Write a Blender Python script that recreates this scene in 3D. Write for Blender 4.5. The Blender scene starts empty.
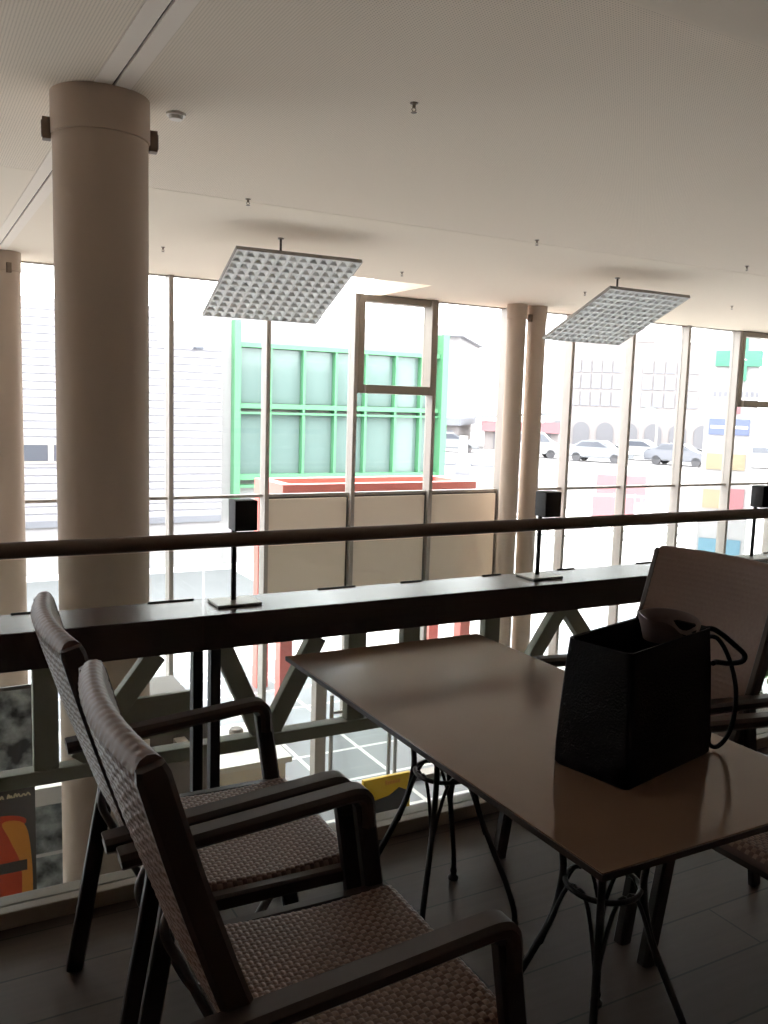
import bpy, bmesh, math, random
from mathutils import Vector, Matrix
random.seed(7)
PI = math.pi
S = bpy.context.scene
C = S.collection

# ------------------------------------------------------------------ helpers
def lin(r, g, b):
    f = lambda c: (c/255/12.92) if c/255 <= .04045 else ((c/255+.055)/1.055)**2.4
    return (f(r), f(g), f(b), 1)

def mat(name, col, rough=.6, metal=0, spec=.5, var=0, vscale=20, bump=0, bscale=60):
    m = bpy.data.materials.new(name); m.use_nodes = True
    nt = m.node_tree; b = nt.nodes['Principled BSDF']
    b.inputs['Base Color'].default_value = col
    b.inputs['Roughness'].default_value = rough
    b.inputs['Metallic'].default_value = metal
    b.inputs['Specular IOR Level'].default_value = spec
    tc = nt.nodes.new('ShaderNodeTexCoord')
    if var:
        n = nt.nodes.new('ShaderNodeTexNoise'); n.inputs['Scale'].default_value = vscale; n.inputs['Detail'].default_value = 4
        r = nt.nodes.new('ShaderNodeMapRange'); r.inputs[3].default_value = 1-var; r.inputs[4].default_value = 1+var
        mx = nt.nodes.new('ShaderNodeVectorMath'); mx.operation = 'SCALE'; mx.inputs[0].default_value = col[:3]
        nt.links.new(tc.outputs['Object'], n.inputs['Vector']); nt.links.new(n.outputs['Fac'], r.inputs[0])
        nt.links.new(r.outputs[0], mx.inputs['Scale']); nt.links.new(mx.outputs[0], b.inputs['Base Color'])
    if bump:
        n2 = nt.nodes.new('ShaderNodeTexNoise'); n2.inputs['Scale'].default_value = bscale
        bp = nt.nodes.new('ShaderNodeBump'); bp.inputs['Strength'].default_value = bump; bp.inputs['Distance'].default_value = .01
        nt.links.new(tc.outputs['Object'], n2.inputs['Vector']); nt.links.new(n2.outputs['Fac'], bp.inputs['Height'])
        nt.links.new(bp.outputs[0], b.inputs['Normal'])
    return m

def glass_mat(name, tint, refl=.06, rough=0.0):
    m = bpy.data.materials.new(name); m.use_nodes = True
    nt = m.node_tree; nt.nodes.clear()
    o = nt.nodes.new('ShaderNodeOutputMaterial'); mx = nt.nodes.new('ShaderNodeMixShader')
    t = nt.nodes.new('ShaderNodeBsdfTransparent'); t.inputs[0].default_value = (*tint, 1)
    g = nt.nodes.new('ShaderNodeBsdfGlossy'); g.inputs['Roughness'].default_value = rough
    lw = nt.nodes.new('ShaderNodeLayerWeight'); lw.inputs['Blend'].default_value = .5
    pw = nt.nodes.new('ShaderNodeMath'); pw.operation = 'POWER'; pw.inputs[1].default_value = 5
    ad = nt.nodes.new('ShaderNodeMath'); ad.operation = 'MULTIPLY_ADD'; ad.inputs[1].default_value = .6; ad.inputs[2].default_value = refl
    nt.links.new(lw.outputs['Facing'], pw.inputs[0]); nt.links.new(pw.outputs[0], ad.inputs[0])
    nt.links.new(ad.outputs[0], mx.inputs[0]); nt.links.new(t.outputs[0], mx.inputs[1]); nt.links.new(g.outputs[0], mx.inputs[2])
    nt.links.new(mx.outputs[0], o.inputs[0])
    return m

def obj(name, bm, m, parent=None, smooth=35, kind=None, label=None):
    bmesh.ops.recalc_face_normals(bm, faces=bm.faces)
    me = bpy.data.meshes.new(name); bm.to_mesh(me); bm.free()
    for mm in (m if isinstance(m, (list, tuple)) else [m]): me.materials.append(mm)
    if smooth:
        me.shade_smooth(); me.set_sharp_from_angle(angle=math.radians(smooth))
    o = bpy.data.objects.new(name, me); C.objects.link(o)
    if parent is not None: o.parent = parent
    if kind: o['kind'] = kind
    if label: o['label'] = label
    return o

def tag(o, label, cat, group=None, kind=None):
    o['label'] = label; o['category'] = cat
    if group: o['group'] = group
    if kind: o['kind'] = kind
    return o

def thing(name, loc, label, cat, rz=0, group=None, kind=None):
    o = bpy.data.objects.new(name, None); C.objects.link(o)
    o.location = loc; o.rotation_euler = (0, 0, rz); o.empty_display_size = .1
    return tag(o, label, cat, group, kind)

def dup(root, loc, rz, label):
    r = root.copy(); C.objects.link(r); r.location = loc; r.rotation_euler = (0, 0, rz); r['label'] = label
    for ch in list(root.children):
        c = ch.copy(); C.objects.link(c); c.parent = r
        for g in ch.children:
            d = g.copy(); C.objects.link(d); d.parent = c
    return r

def NB(): return bmesh.new()

def box(bm, x0, x1, y0, y1, z0, z1, bev=0, M=None, mi=0):
    vs = [bm.verts.new(v) for v in ((x0,y0,z0),(x1,y0,z0),(x1,y1,z0),(x0,y1,z0),(x0,y0,z1),(x1,y0,z1),(x1,y1,z1),(x0,y1,z1))]
    fs = [bm.faces.new([vs[i] for i in f]) for f in ((0,3,2,1),(4,5,6,7),(0,1,5,4),(1,2,6,5),(2,3,7,6),(3,0,4,7))]
    for f in fs: f.material_index = mi
    if bev:
        es = list({e for f in fs for e in f.edges})
        g = bmesh.ops.bevel(bm, geom=es, offset=bev, segments=2, affect='EDGES', profile=.6)
        for f in g['faces']: f.material_index = mi
        vs = list({v for v in vs if v.is_valid} | {v for f in g['faces'] for v in f.verts})
    if M is not None:
        for v in vs: v.co = M @ v.co
    return bm

def circ(r, n=10, ry=None):
    ry = r if ry is None else ry
    return [(r*math.cos(2*PI*i/n), ry*math.sin(2*PI*i/n)) for i in range(n)]

def rectp(a, b, c=.004):
    a /= 2; b /= 2
    return [(a-c,-b),(a,-b+c),(a,b-c),(a-c,b),(-a+c,b),(-a,b-c),(-a,-b+c),(-a+c,-b)]

def sweep(bm, pts, prof, side=None, closed=False, cap=True, scale=None):
    """sweep a profile (offsets along side, normal) along a path; side fixes the frame"""
    pts = [Vector(p) for p in pts]; n = len(pts); rings = []
    prevn = None
    for i, p in enumerate(pts):
        a = pts[i-1] if (i > 0 or closed) else pts[i]
        b = pts[(i+1) % n] if (i < n-1 or closed) else pts[i]
        t = (b-a).normalized()
        if side is not None:
            s = Vector(side); s = (s - t*s.dot(t)).normalized()
        else:
            if prevn is None:
                s = t.orthogonal().normalized()
            else:
                s = (prevn - t*prevn.dot(t)).normalized()
            prevn = s
        nn = t.cross(s)
        k = 1 if scale is None else scale[i]
        rings.append([bm.verts.new(p + s*(u*k) + nn*(v*k)) for u, v in prof])
    m = len(prof)
    for i in range(n if closed else n-1):
        A, B = rings[i], rings[(i+1) % n]
        for j in range(m):
            bm.faces.new((A[j], A[(j+1) % m], B[(j+1) % m], B[j]))
    if cap and not closed:
        bm.faces.new(rings[0][::-1]); bm.faces.new(rings[-1])
    return bm

def cyl(bm, p0, p1, r0, r1=None, n=24):
    r1 = r0 if r1 is None else r1
    return sweep(bm, [p0, p1], circ(r0, n), scale=[1, r1/r0])

def lathe(bm, prof, c=(0,0,0), n=32):
    rings = []
    for r, z in prof:
        rings.append([bm.verts.new((c[0]+r*math.cos(2*PI*i/n), c[1]+r*math.sin(2*PI*i/n), c[2]+z)) for i in range(n)])
    for A, B in zip(rings, rings[1:]):
        for i in range(n): bm.faces.new((A[i], A[(i+1) % n], B[(i+1) % n], B[i]))
    bm.faces.new(rings[0][::-1]); bm.faces.new(rings[-1])
    return bm

def prism(bm, poly, a, b, axis='y', M=None):
    """extrude a 2-D polygon between a and b along an axis"""
    f = {'y': lambda u, v, w: (u, w, v), 'x': lambda u, v, w: (w, u, v), 'z': lambda u, v, w: (u, v, w)}[axis]
    A = [bm.verts.new(f(u, v, a)) for u, v in poly]; B = [bm.verts.new(f(u, v, b)) for u, v in poly]
    n = len(poly)
    for i in range(n): bm.faces.new((A[i], A[(i+1) % n], B[(i+1) % n], B[i]))
    bm.faces.new(A[::-1]); bm.faces.new(B)
    if M is not None:
        for v in A+B: v.co = M @ v.co
    return bm

def smooth_path(pts, k=6, closed=False):
    """Catmull-Rom through points"""
    P = [Vector(p) for p in pts]; n = len(P); out = []
    for i in range(n if closed else n-1):
        if closed: a, b, c, d = P[i-1], P[i], P[(i+1) % n], P[(i+2) % n]
        else: a, b, c, d = P[max(i-1, 0)], P[i], P[i+1], P[min(i+2, n-1)]
        for s in range(k):
            t = s/k
            out.append(.5*((2*b) + (c-a)*t + (2*a-5*b+4*c-d)*t*t + (3*b-a-3*c+d)*t**3))
    if not closed: out.append(P[-1])
    return out

# ------------------------------------------------------------------ materials
M = {}
M['ceiling'] = mat('ceiling_plaster', lin(236, 222, 203), .9, spec=.1)
def perforated():
    m = mat('perforated_ceiling_board', lin(236, 222, 203), .9, spec=.1)
    nt = m.node_tree; b = nt.nodes['Principled BSDF']
    tc = nt.nodes.new('ShaderNodeTexCoord'); v = nt.nodes.new('ShaderNodeTexVoronoi')
    v.voronoi_dimensions = '2D'; v.inputs['Scale'].default_value = 70; v.inputs['Randomness'].default_value = 0
    r = nt.nodes.new('ShaderNodeMath'); r.operation = 'LESS_THAN'; r.inputs[1].default_value = .2
    mx = nt.nodes.new('ShaderNodeMix'); mx.data_type = 'RGBA'
    mx.inputs[6].default_value = lin(236, 222, 203); mx.inputs[7].default_value = lin(190, 174, 157)
    nt.links.new(tc.outputs['Object'], v.inputs['Vector']); nt.links.new(v.outputs['Distance'], r.inputs[0])
    nt.links.new(r.outputs[0], mx.inputs[0]); nt.links.new(mx.outputs[2], b.inputs['Base Color'])
    return m
M['perf'] = perforated()
M['ceiling_white'] = mat('white_plaster', lin(240, 228, 214), .9, spec=.1)
M['dark_gap'] = mat('dark_gap', lin(60, 52, 46), .9)
M['column'] = mat('column_plaster', lin(190, 172, 156), .8, spec=.2, var=.03, vscale=6)
M['bracket'] = mat('brown_bracket', lin(120, 102, 86), .6)
M['wall'] = mat('wall_paint', lin(170, 152, 134), .9)
M['slab'] = mat('slab_grey', lin(150, 145, 135), .8)
def wood_floor():
    m = mat('dark_plank_floor', lin(92, 82, 76), .45, spec=.35)
    nt = m.node_tree; b = nt.nodes['Principled BSDF']
    tc = nt.nodes.new('ShaderNodeTexCoord'); mp = nt.nodes.new('ShaderNodeMapping')
    br = nt.nodes.new('ShaderNodeTexBrick'); br.offset = .37
    br.inputs['Color1'].default_value = lin(84, 71, 64); br.inputs['Color2'].default_value = lin(71, 60, 54)
    br.inputs['Mortar'].default_value = lin(40, 35, 33); br.inputs['Scale'].default_value = 1
    br.inputs['Mortar Size'].default_value = .003; br.inputs['Brick Width'].default_value = 1.3; br.inputs['Row Height'].default_value = .19
    n = nt.nodes.new('ShaderNodeTexNoise'); n.inputs['Scale'].default_value = 3; n.inputs['Detail'].default_value = 6
    mp2 = nt.nodes.new('ShaderNodeMapping'); mp2.inputs['Scale'].default_value = (1, 14, 1)
    mr = nt.nodes.new('ShaderNodeMapRange'); mr.inputs[3].default_value = .75; mr.inputs[4].default_value = 1.25
    sc = nt.nodes.new('ShaderNodeVectorMath'); sc.operation = 'SCALE'
    L = nt.links.new
    L(tc.outputs['Object'], mp.inputs[0]); L(mp.outputs[0], br.inputs['Vector']); L(tc.outputs['Object'], mp2.inputs[0]); L(mp2.outputs[0], n.inputs['Vector'])
    L(n.outputs['Fac'], mr.inputs[0]); L(br.outputs['Color'], sc.inputs[0]); L(mr.outputs[0], sc.inputs['Scale']); L(sc.outputs[0], b.inputs['Base Color'])
    return m
M['floor'] = wood_floor()
def tile_floor():
    m = mat('grey_tile_floor', lin(150, 152, 156), .35)
    nt = m.node_tree; b = nt.nodes['Principled BSDF']
    tc = nt.nodes.new('ShaderNodeTexCoord'); mp = nt.nodes.new('ShaderNodeMapping'); mp.inputs['Location'].default_value = (.0, .5, 0)
    br = nt.nodes.new('ShaderNodeTexBrick'); br.offset = 0
    br.inputs['Color1'].default_value = lin(128, 131, 136); br.inputs['Color2'].default_value = lin(140, 142, 147)
    br.inputs['Mortar'].default_value = lin(235, 235, 232); br.inputs['Scale'].default_value = 1
    br.inputs['Mortar Size'].default_value = .03; br.inputs['Brick Width'].default_value = .9; br.inputs['Row Height'].default_value = .9
    L = nt.links.new
    L(tc.outputs['Object'], mp.inputs[0]); L(mp.outputs[0], br.inputs['Vector']); L(br.outputs['Color'], b.inputs['Base Color'])
    return m
M['tile'] = tile_floor()
M['alu'] = mat('pale_aluminium', lin(166, 158, 150), .45, .1)
M['sash'] = mat('taupe_aluminium', lin(150, 140, 128), .5, .1)
M['spandrel'] = mat('cream_spandrel_board', lin(240, 226, 208), .8, spec=.2)
M['joint'] = mat('grey_joint', lin(95, 88, 82), .7)
M['glass'] = glass_mat('window_glass', (.97, .985, .98), .03)
M['bglass'] = glass_mat('balustrade_glass', (.92, .935, .925), .035)
M['rail'] = mat('dark_wood_rail', lin(104, 86, 74), .5, var=.1, vscale=30)
M['black'] = mat('black_metal', lin(26, 22, 24), .5)
M['steel'] = mat('brushed_steel', lin(170, 165, 158), .35, .8)
M['ledge'] = mat('dark_stained_ledge', lin(74, 58, 60), .27, spec=.9, var=.12, vscale=14)
M['truss'] = mat('olive_painted_steel', lin(132, 132, 116), .6, var=.05, vscale=8)
M['wicker'] = mat('brown_wicker', lin(108, 81, 68), .48, spec=.4, var=.16, vscale=90)
M['wicker_light'] = mat('light_brown_wicker', lin(142, 112, 97), .32, spec=.6, var=.16, vscale=90)
M['frame'] = mat('dark_brown_frame', lin(62, 48, 42), .42, spec=.4, var=.08, vscale=20)
M['legblack'] = mat('black_brown_leg', lin(34, 26, 26), .45)
M['tubegrey'] = mat('grey_tube', lin(110, 104, 102), .35, .6)
M['table'] = mat('brown_laminate', lin(124, 99, 83), .13, spec=.5, var=.05, vscale=9)
M['tedge'] = mat('dark_table_edge', lin(52, 40, 34), .5)
M['iron'] = mat('wrought_iron', lin(38, 34, 33), .45, .3, bump=.2, bscale=80)
M['bag'] = mat('black_leather', lin(13, 9, 14), .7, spec=.15, bump=.25, bscale=220)
M['lining'] = mat('brown_suede_lining', lin(104, 88, 84), .5, spec=.3)
M['reflector'] = mat('white_enamelled_sheet', lin(236, 235, 230), .3, .3)
M['rim'] = mat('grey_rim', lin(150, 144, 136), .5, .2)
M['sprink'] = mat('sprinkler_bronze', lin(120, 104, 88), .4, .6)
M['white'] = mat('white_plastic', lin(232, 224, 214), .5)
# outside
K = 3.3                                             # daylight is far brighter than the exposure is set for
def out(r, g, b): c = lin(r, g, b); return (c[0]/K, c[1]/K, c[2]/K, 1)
def siding():
    m = mat('white_corrugated_cladding', lin(144, 142, 147), .5)
    return m
M['siding'] = siding()
M['render'] = mat('white_render', lin(152, 149, 150), .8)
M['road'] = mat('grey_asphalt', lin(112, 112, 114), .9, var=.08, vscale=.8)
M['terrace'] = mat('car_park_asphalt', lin(142, 138, 138), .9, var=.05, vscale=.7)
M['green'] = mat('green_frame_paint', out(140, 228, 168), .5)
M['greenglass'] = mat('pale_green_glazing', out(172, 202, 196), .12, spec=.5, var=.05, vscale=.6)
M['red'] = mat('red_portal_paint', lin(216, 122, 112), .5)
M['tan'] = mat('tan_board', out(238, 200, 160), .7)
M['asphalt'] = mat('pale_asphalt', lin(222, 220, 218), .9, var=.05, vscale=.7)
M['arch'] = mat('pale_stone_building', lin(128, 122, 121), .8)
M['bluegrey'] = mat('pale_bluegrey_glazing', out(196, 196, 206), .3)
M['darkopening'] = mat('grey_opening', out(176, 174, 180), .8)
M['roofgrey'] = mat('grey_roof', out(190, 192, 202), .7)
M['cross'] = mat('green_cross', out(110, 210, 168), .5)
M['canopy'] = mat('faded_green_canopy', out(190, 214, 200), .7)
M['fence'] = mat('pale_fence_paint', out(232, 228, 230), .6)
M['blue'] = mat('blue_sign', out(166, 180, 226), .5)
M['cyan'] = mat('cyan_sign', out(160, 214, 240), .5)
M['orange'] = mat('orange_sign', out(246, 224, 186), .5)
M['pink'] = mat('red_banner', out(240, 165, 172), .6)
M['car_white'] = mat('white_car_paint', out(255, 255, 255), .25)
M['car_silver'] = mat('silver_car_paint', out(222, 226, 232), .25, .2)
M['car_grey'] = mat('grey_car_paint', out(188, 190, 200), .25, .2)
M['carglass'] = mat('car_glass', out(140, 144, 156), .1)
M['tyre'] = mat('tyre', out(130, 128, 132), .8)
M['leaf'] = mat('leaf_green', lin(120, 140, 100), .6, var=.3, vscale=8)
M['yellow'] = mat('yellow_board', lin(232, 188, 40), .5)
M['slate'] = mat('slate_print', lin(86, 82, 78), .5)
M['redprint'] = mat('red_print', lin(206, 74, 40), .4, var=.15, vscale=6)
M['orangeprint'] = mat('orange_print', lin(226, 150, 60), .4)
M['cream'] = mat('cream_print', lin(220, 205, 170), .5)
M['counter'] = mat('taupe_counter', lin(128, 120, 112), .6)
M['countertop'] = mat('white_counter', lin(236, 234, 230), .4)
def photo_print():
    m = mat('dark_photo_print', lin(70, 78, 80), .35)
    nt = m.node_tree; b = nt.nodes['Principled BSDF']; tc = nt.nodes.new('ShaderNodeTexCoord')
    n = nt.nodes.new('ShaderNodeTexNoise'); n.inputs['Scale'].default_value = 5; n.inputs['Detail'].default_value = 5
    cr = nt.nodes.new('ShaderNodeValToRGB')
    cr.color_ramp.elements[0].position = .4; cr.color_ramp.elements[0].color = lin(38, 44, 46)
    cr.color_ramp.elements[1].position = .68; cr.color_ramp.elements[1].color = lin(205, 214, 212)
    nt.links.new(tc.outputs['Object'], n.inputs['Vector']); nt.links.new(n.outputs['Fac'], cr.inputs[0]); nt.links.new(cr.outputs[0], b.inputs['Base Color'])
    return m
M['photo'] = photo_print()

ZC, FY, ZL, YE = 3.0, 11.15, -3.2, 2.56          # ceiling, facade plane, lower floor, mezzanine edge
XL, XR, YB = -8.0, 20.6, -6.0

# ------------------------------------------------------------------ the setting
tag(obj('floor', box(NB(), XL, XR, YB, YE, -.45, 0), M['floor'], smooth=0), 'dark brown plank floor of the upper level cafe', 'floor', kind='structure')
tag(obj('trim_1', box(NB(), XL, XR, YE-.045, YE+.05, 0, .05, .004), M['sash'], smooth=0), 'low grey metal channel along the edge of the cafe floor', 'floor trim', kind='structure')
tag(obj('floor', box(NB(), XL, XR, YB, 14.6, ZL-.25, ZL), M['tile'], smooth=0), 'grey tiled floor with white joints on the level below', 'floor', kind='structure')
bm = NB()
YS = 6.62                                          # joint across the ceiling
RX0, RX1, RY0 = 4.289, 5.95, 9.69                   # opening in the ceiling by the facade
bx = lambda *a: box(bm, *a)
# back board above the joints
bx(XL, XR, YB, RY0-.05, ZC+.03, ZC+.1); bx(XL, RX0-.05, RY0-.05, FY+.1, ZC+.03, ZC+.1); bx(RX1+.05, XR, RY0, FY+.1, ZC+.03, ZC+.1)
# flush smooth boards near the facade
bx(XL, .875, YS+.004, FY+.1, ZC, ZC+.03)
bx(1.055, RX0, YS+.004, FY+.1, ZC, ZC+.03); bx(RX0, RX1, YS+.004, RY0, ZC, ZC+.03); bx(RX1, XR, YS+.004, FY+.1, ZC, ZC+.03)
obj_c = obj('ceiling', bm, M['ceiling'], smooth=0)
tag(obj_c, 'smooth beige ceiling over the cafe and the atrium', 'ceiling', kind='structure')
bm = NB()
bx(XL, .875, YB, YS-.004, ZC, ZC+.03); bx(1.055, XR, YB, YS-.004, ZC, ZC+.03)
obj('perforated_board', bm, M['perf'], obj_c, smooth=0, kind='structure')
bm = NB()
bx(.877, .959, YB, FY+.1, ZC-.003, ZC+.03); bx(.973, 1.053, YB, FY+.1, ZC-.003, ZC+.03)
obj('joint_strip', bm, M['ceiling_white'], obj_c, smooth=0, kind='structure')
obj('joint_backing', box(NB(), .955, .977, YB, FY+.1, ZC+.012, ZC+.031), M['dark_gap'], obj_c, smooth=0, kind='structure')
# recess lining
bm = NB()
RH = .75
bx(RX0-.05, RX0, RY0-.05, FY+.1, ZC+.03, ZC+RH); bx(RX1, RX1+.05, RY0-.05, FY+.1, ZC+.03, ZC+RH)
bx(RX0-.05, RX1+.05, RY0-.05, RY0, ZC+.03, ZC+RH); bx(RX0-.05, RX1+.05, RY0-.05, FY+.1, ZC+RH, ZC+RH+.05)
obj('recess_lining', bm, M['ceiling_white'], obj_c, smooth=0, kind='structure')
tag(obj('ceiling', box(NB(), XL, XR, YB, 2.36, 2.85, ZC), M['ceiling'], smooth=0), 'lower beige ceiling strip above the cafe tables', 'ceiling', kind='structure')
# back and end walls of the hall
tag(obj('wall_back', box(NB(), XL-.2, XR+.2, YB-.2, YB, ZL, ZC+.1), M['wall'], smooth=0), 'plain beige wall behind the cafe', 'wall', kind='structure')
tag(obj('wall_left', box(NB(), XL-.2, XL, YB, FY+.1, ZL, ZC+.1), M['wall'], smooth=0), 'plain beige wall at the left end of the hall', 'wall', kind='structure')
tag(obj('wall_right', box(NB(), XR, XR+.2, YB, FY+.1, ZL, ZC+.1), M['wall'], smooth=0), 'plain beige wall at the far right end of the hall', 'wall', kind='structure')

# ---- facade: bays between mullions
def mullion_bm(x, z1=ZC):
    b = NB(); box(b, x-.03, x+.03, FY-.13, FY+.06, ZL, z1, .006); return b
MX = [3.0 + 1.289*k for k in range(-8, 14)]
def make_bay(n, x0, x1, label, sash=False, panel=False, nm=1, zt=ZC):
    w = thing('window_%d' % n, (0, 0, 0), label, 'window', kind='structure')
    st = (x1-x0)/nm
    part = lambda nme, b, m: obj(nme, b, M[m], w, smooth=0, kind='structure')
    for k in range(nm):
        a, c = x0+st*k, x0+st*(k+1)
        part('mullion', mullion_bm(a, zt), 'alu')
        b = NB(); box(b, a+.03, c-.03, FY-.05, FY+.03, .20, .24)
        if not sash: box(b, a+.03, c-.03, FY-.05, FY+.03, zt-.014, zt)
        box(b, a+.03, c-.03, FY-.05, FY+.03, ZL, ZL+.07)
        part('transom', b, 'alu')
        b = NB(); box(b, a+.03, c-.03, FY-.008, FY+.008, ZL+.07, .20); box(b, a+.03, c-.03, FY-.008, FY+.008, .24, 1.64 if sash else zt-.014)
        if sash: box(b, a+.12, c-.12, FY-.008, FY+.008, 1.76, ZC-.10)
        part('pane', b, 'glass')
        if panel:
            b = NB(); box(b, a+.035, c-.075, FY-.085, FY-.04, -1.25, .175, .004)
            part('spandrel_panel', b, 'spandrel')
            b = NB(); box(b, a+.031, c-.031, FY-.04, FY-.012, -1.27, .2)
            part('panel_joint', b, 'joint')
        if sash:
            b = NB(); y0, y1 = FY-.2, FY+.05
            box(b, a+.03, a+.12, y0+.06, y1, 1.64, ZC-.005, .005); box(b, c-.12, c-.03, y0, y1, 1.64, ZC-.005, .005)
            box(b, a+.12, c-.12, y0, y1, 1.64, 1.76, .005); box(b, a+.12, c-.12, y0+.06, y1, ZC-.1, ZC-.005, .005)
            part('sash_frame', b, 'sash')
    if n == 6:                                      # glazing of the ceiling opening beside the bay below it
        b = NB(); box(b, x0+.03, RX1, FY-.008, FY+.008, ZC+.03, ZC+RH); part('upper_pane', b, 'glass')
make_bay(1, XL, MX[6], 'strip of glazed bays at the left end of the hall', nm=6)
make_bay(2, MX[6], MX[7], 'tall glazed bay left of the large round column, white cladding outside')
make_bay(3, MX[7], MX[8], 'glazed bay half hidden behind the right side of the large round column')
make_bay(4, MX[8], MX[9], 'tall glazed bay with the corner of the white clad building outside, left of the cream panels')
make_bay(5, MX[9], MX[10], 'tall glazed bay over the leftmost cream panel, green framed building behind', panel=True, zt=ZC+RH)
make_bay(6, MX[10], MX[11], 'glazed bay with the dark framed square upper sash over the middle cream panel', sash=True, panel=True)
make_bay(7, MX[11], MX[12], 'tall glazed bay between the dark framed sash and the pair of slender columns', panel=True)
make_bay(8, MX[12], MX[13], 'glazed bay behind and just right of the pair of slender columns')
make_bay(9, MX[13], MX[14], 'tall glazed bay below the right reflector, red fascia and parked cars outside')
make_bay(10, MX[14], MX[15], 'tall glazed bay with the middle of the arched building outside')
make_bay(11, MX[15], MX[16], 'tall glazed bay showing the left half of the green cross')
make_bay(12, MX[16], MX[17], 'glazed bay with an upper sash, right half of the green cross behind it', sash=True)
make_bay(13, MX[17], XR, 'strip of glazed bays at the right end of the hall', nm=5)

# ------------------------------------------------------------------ columns
def column(x, y, r, label, z0=ZL, z1=ZC, collar=.21, brackets=(), bs=1.0):
    t = thing('round_column', (x, y, 0), label, 'column')
    obj('shaft', lathe(NB(), [(r, z0), (r, z1-collar)], n=64), M['column'], t)
    obj('collar', lathe(NB(), [(r+.004, z1-collar), (r+.009, z1-collar+.004), (r+.009, z1-.001)], n=64), M['column'], t)
    for a in brackets:
        Mx = Matrix.Rotation(a, 4, 'Z')
        b = box(NB(), r+.004, r+.045*bs, -.03*bs, .03*bs, z1-.235, z1-.13, .004, Mx)
        box(b, r+.03*bs, r+.05*bs, -.02*bs, .02*bs, z1-.22, z1-.145, .003, Mx)
        obj('bracket', b, M['bracket'], t, label='small dark bracket')
    return t
column(.952, 4.84, .236, 'large round beige column standing just beyond the balustrade', brackets=(math.radians(172), math.radians(-8)))
column(1.02, 10.55, .19, 'slim beige column at the left edge, close to the glazing', brackets=(math.radians(-75),), bs=.8)
column(7.98, 10.6, .14, 'left one of the pair of slender beige columns at the glazing')
column(8.35, 10.6, .14, 'right one of the pair of slender columns, dark bracket near its top', brackets=(math.radians(-165),), bs=1.0)

# ------------------------------------------------------------------ balustrade
def ledge():
    t = thing('counter_ledge', (0, 0, 0), 'long dark wooden ledge running along the glass balustrade', 'ledge')
    obj('board', box(NB(), -3, 9, 2.566, 2.80, .728, .838, .004), M['ledge'], t, smooth=0)
    for x in (.32, .76, 1.36, 1.67, 2.04, 2.42, 2.86, 3.30, 3.7):
        w = .075 if x in (1.36, .76) else .045
        obj('clip', box(NB(), x-w, x+w, 2.792, 2.80, .838, .842, .001), M['black'], t, smooth=0)
    return t
ledge()
tag(obj('handrail', sweep(NB(), [(-3, 2.68, 1.052), (9, 2.68, 1.052)], circ(.024, 20)), M['rail']), 'round dark wooden handrail along the balustrade', 'handrail')
px = [.945, 2.205, 3.465]
plab = ['steel post with black box on top, on the ledge nearest the large column', 'steel post with black box on top, in front of the pair of slender columns', 'steel post with black box on top, at the right edge above the rattan chair']
for i, x in enumerate(px):
    t = thing('railing_post', (x, 2.702, .8385), plab[i], 'railing post', group='posts along the ledge')
    obj('base_plate', box(NB(), -.075, .075, -.055, .055, 0, .008, .002), M['steel'], t, smooth=0, label='flat steel base plate')
    obj('stem', sweep(NB(), [(0, .014, .008), (0, .014, .30)], rectp(.016, .012, .002), side=(1, 0, 0)), M['black'], t)
    b = box(NB(), -.014, .064, -.034, .034, .2405, .340, .006)
    obj('black_box', b, M['black'], t)
glab = ['clear balustrade pane below the handrail at the left edge, in front of the large column', 'clear balustrade pane between the two ledge posts nearest the middle', 'clear balustrade pane behind the table and the bag', 'clear balustrade pane behind the far rattan chair', 'clear balustrade pane beyond the right edge']
for i in range(5):
    x0 = .795-1.26+1.26*i
    o = obj('glass_balustrade', box(NB(), x0+.004, x0+1.252, 2.548, 2.56, .05, 1.045, .001), M['bglass'], smooth=0)
    tag(o, glab[i], 'glass panel', 'balustrade panes')
ulab = ['left one of the pair of dark flat uprights under the ledge', 'right one of the pair of dark flat uprights under the ledge']
for x, l in ((.782, ulab[0]), (.838, ulab[1])):
    tag(obj('flat_upright', box(NB(), x-.016, x+.016, 2.565, 2.60, .05, .728, .002), M['black'], smooth=0), l, 'upright bar', 'uprights under the ledge')

# ---- olive lattice girder across the atrium
def girder():
    Y = 3.6
    t = thing('lattice_girder', (0, Y, 0), 'olive steel lattice girder just behind the balustrade, below the ledge', 'girder')
    bar = lambda a, b, w, d=.05: sweep(NB(), [(a[0], 0, a[1]), (b[0], 0, b[1])], rectp(w, d, .003), side=(1, 0, 0) if abs(a[1]-b[1]) > .05 else (0, 0, 1))
    obj('bottom_chord', bar((-4, -.02), (10, -.02), .06, .07), M['truss'], t)
    obj('top_chord', bar((-4, .47), (10, .47), .06, .07), M['truss'], t)
    for x in (-.6, .473, 1.856, 2.152, 2.632, 4.05, 4.6):
        obj('post', bar((x, .0), (x, .45), .095), M['truss'], t)
    for a, b in (((.915, .43), (.60, .02)), ((1.2, .43), (1.39, .0)), ((1.425, .0), (1.655, .43)), ((3.09, .44), (2.80, .02)), ((3.13, .44), (3.47, .02)), ((-.1, .43), (.22, .02))):
        obj('diagonal', bar(a, b, .085), M['truss'], t)
    obj('gusset_plate', prism(NB(), [(.66, .06), (.74, .245), (1.065, .25), (1.06, .07)], -.012, .012), M['truss'], t)
    return t
girder()

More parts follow.
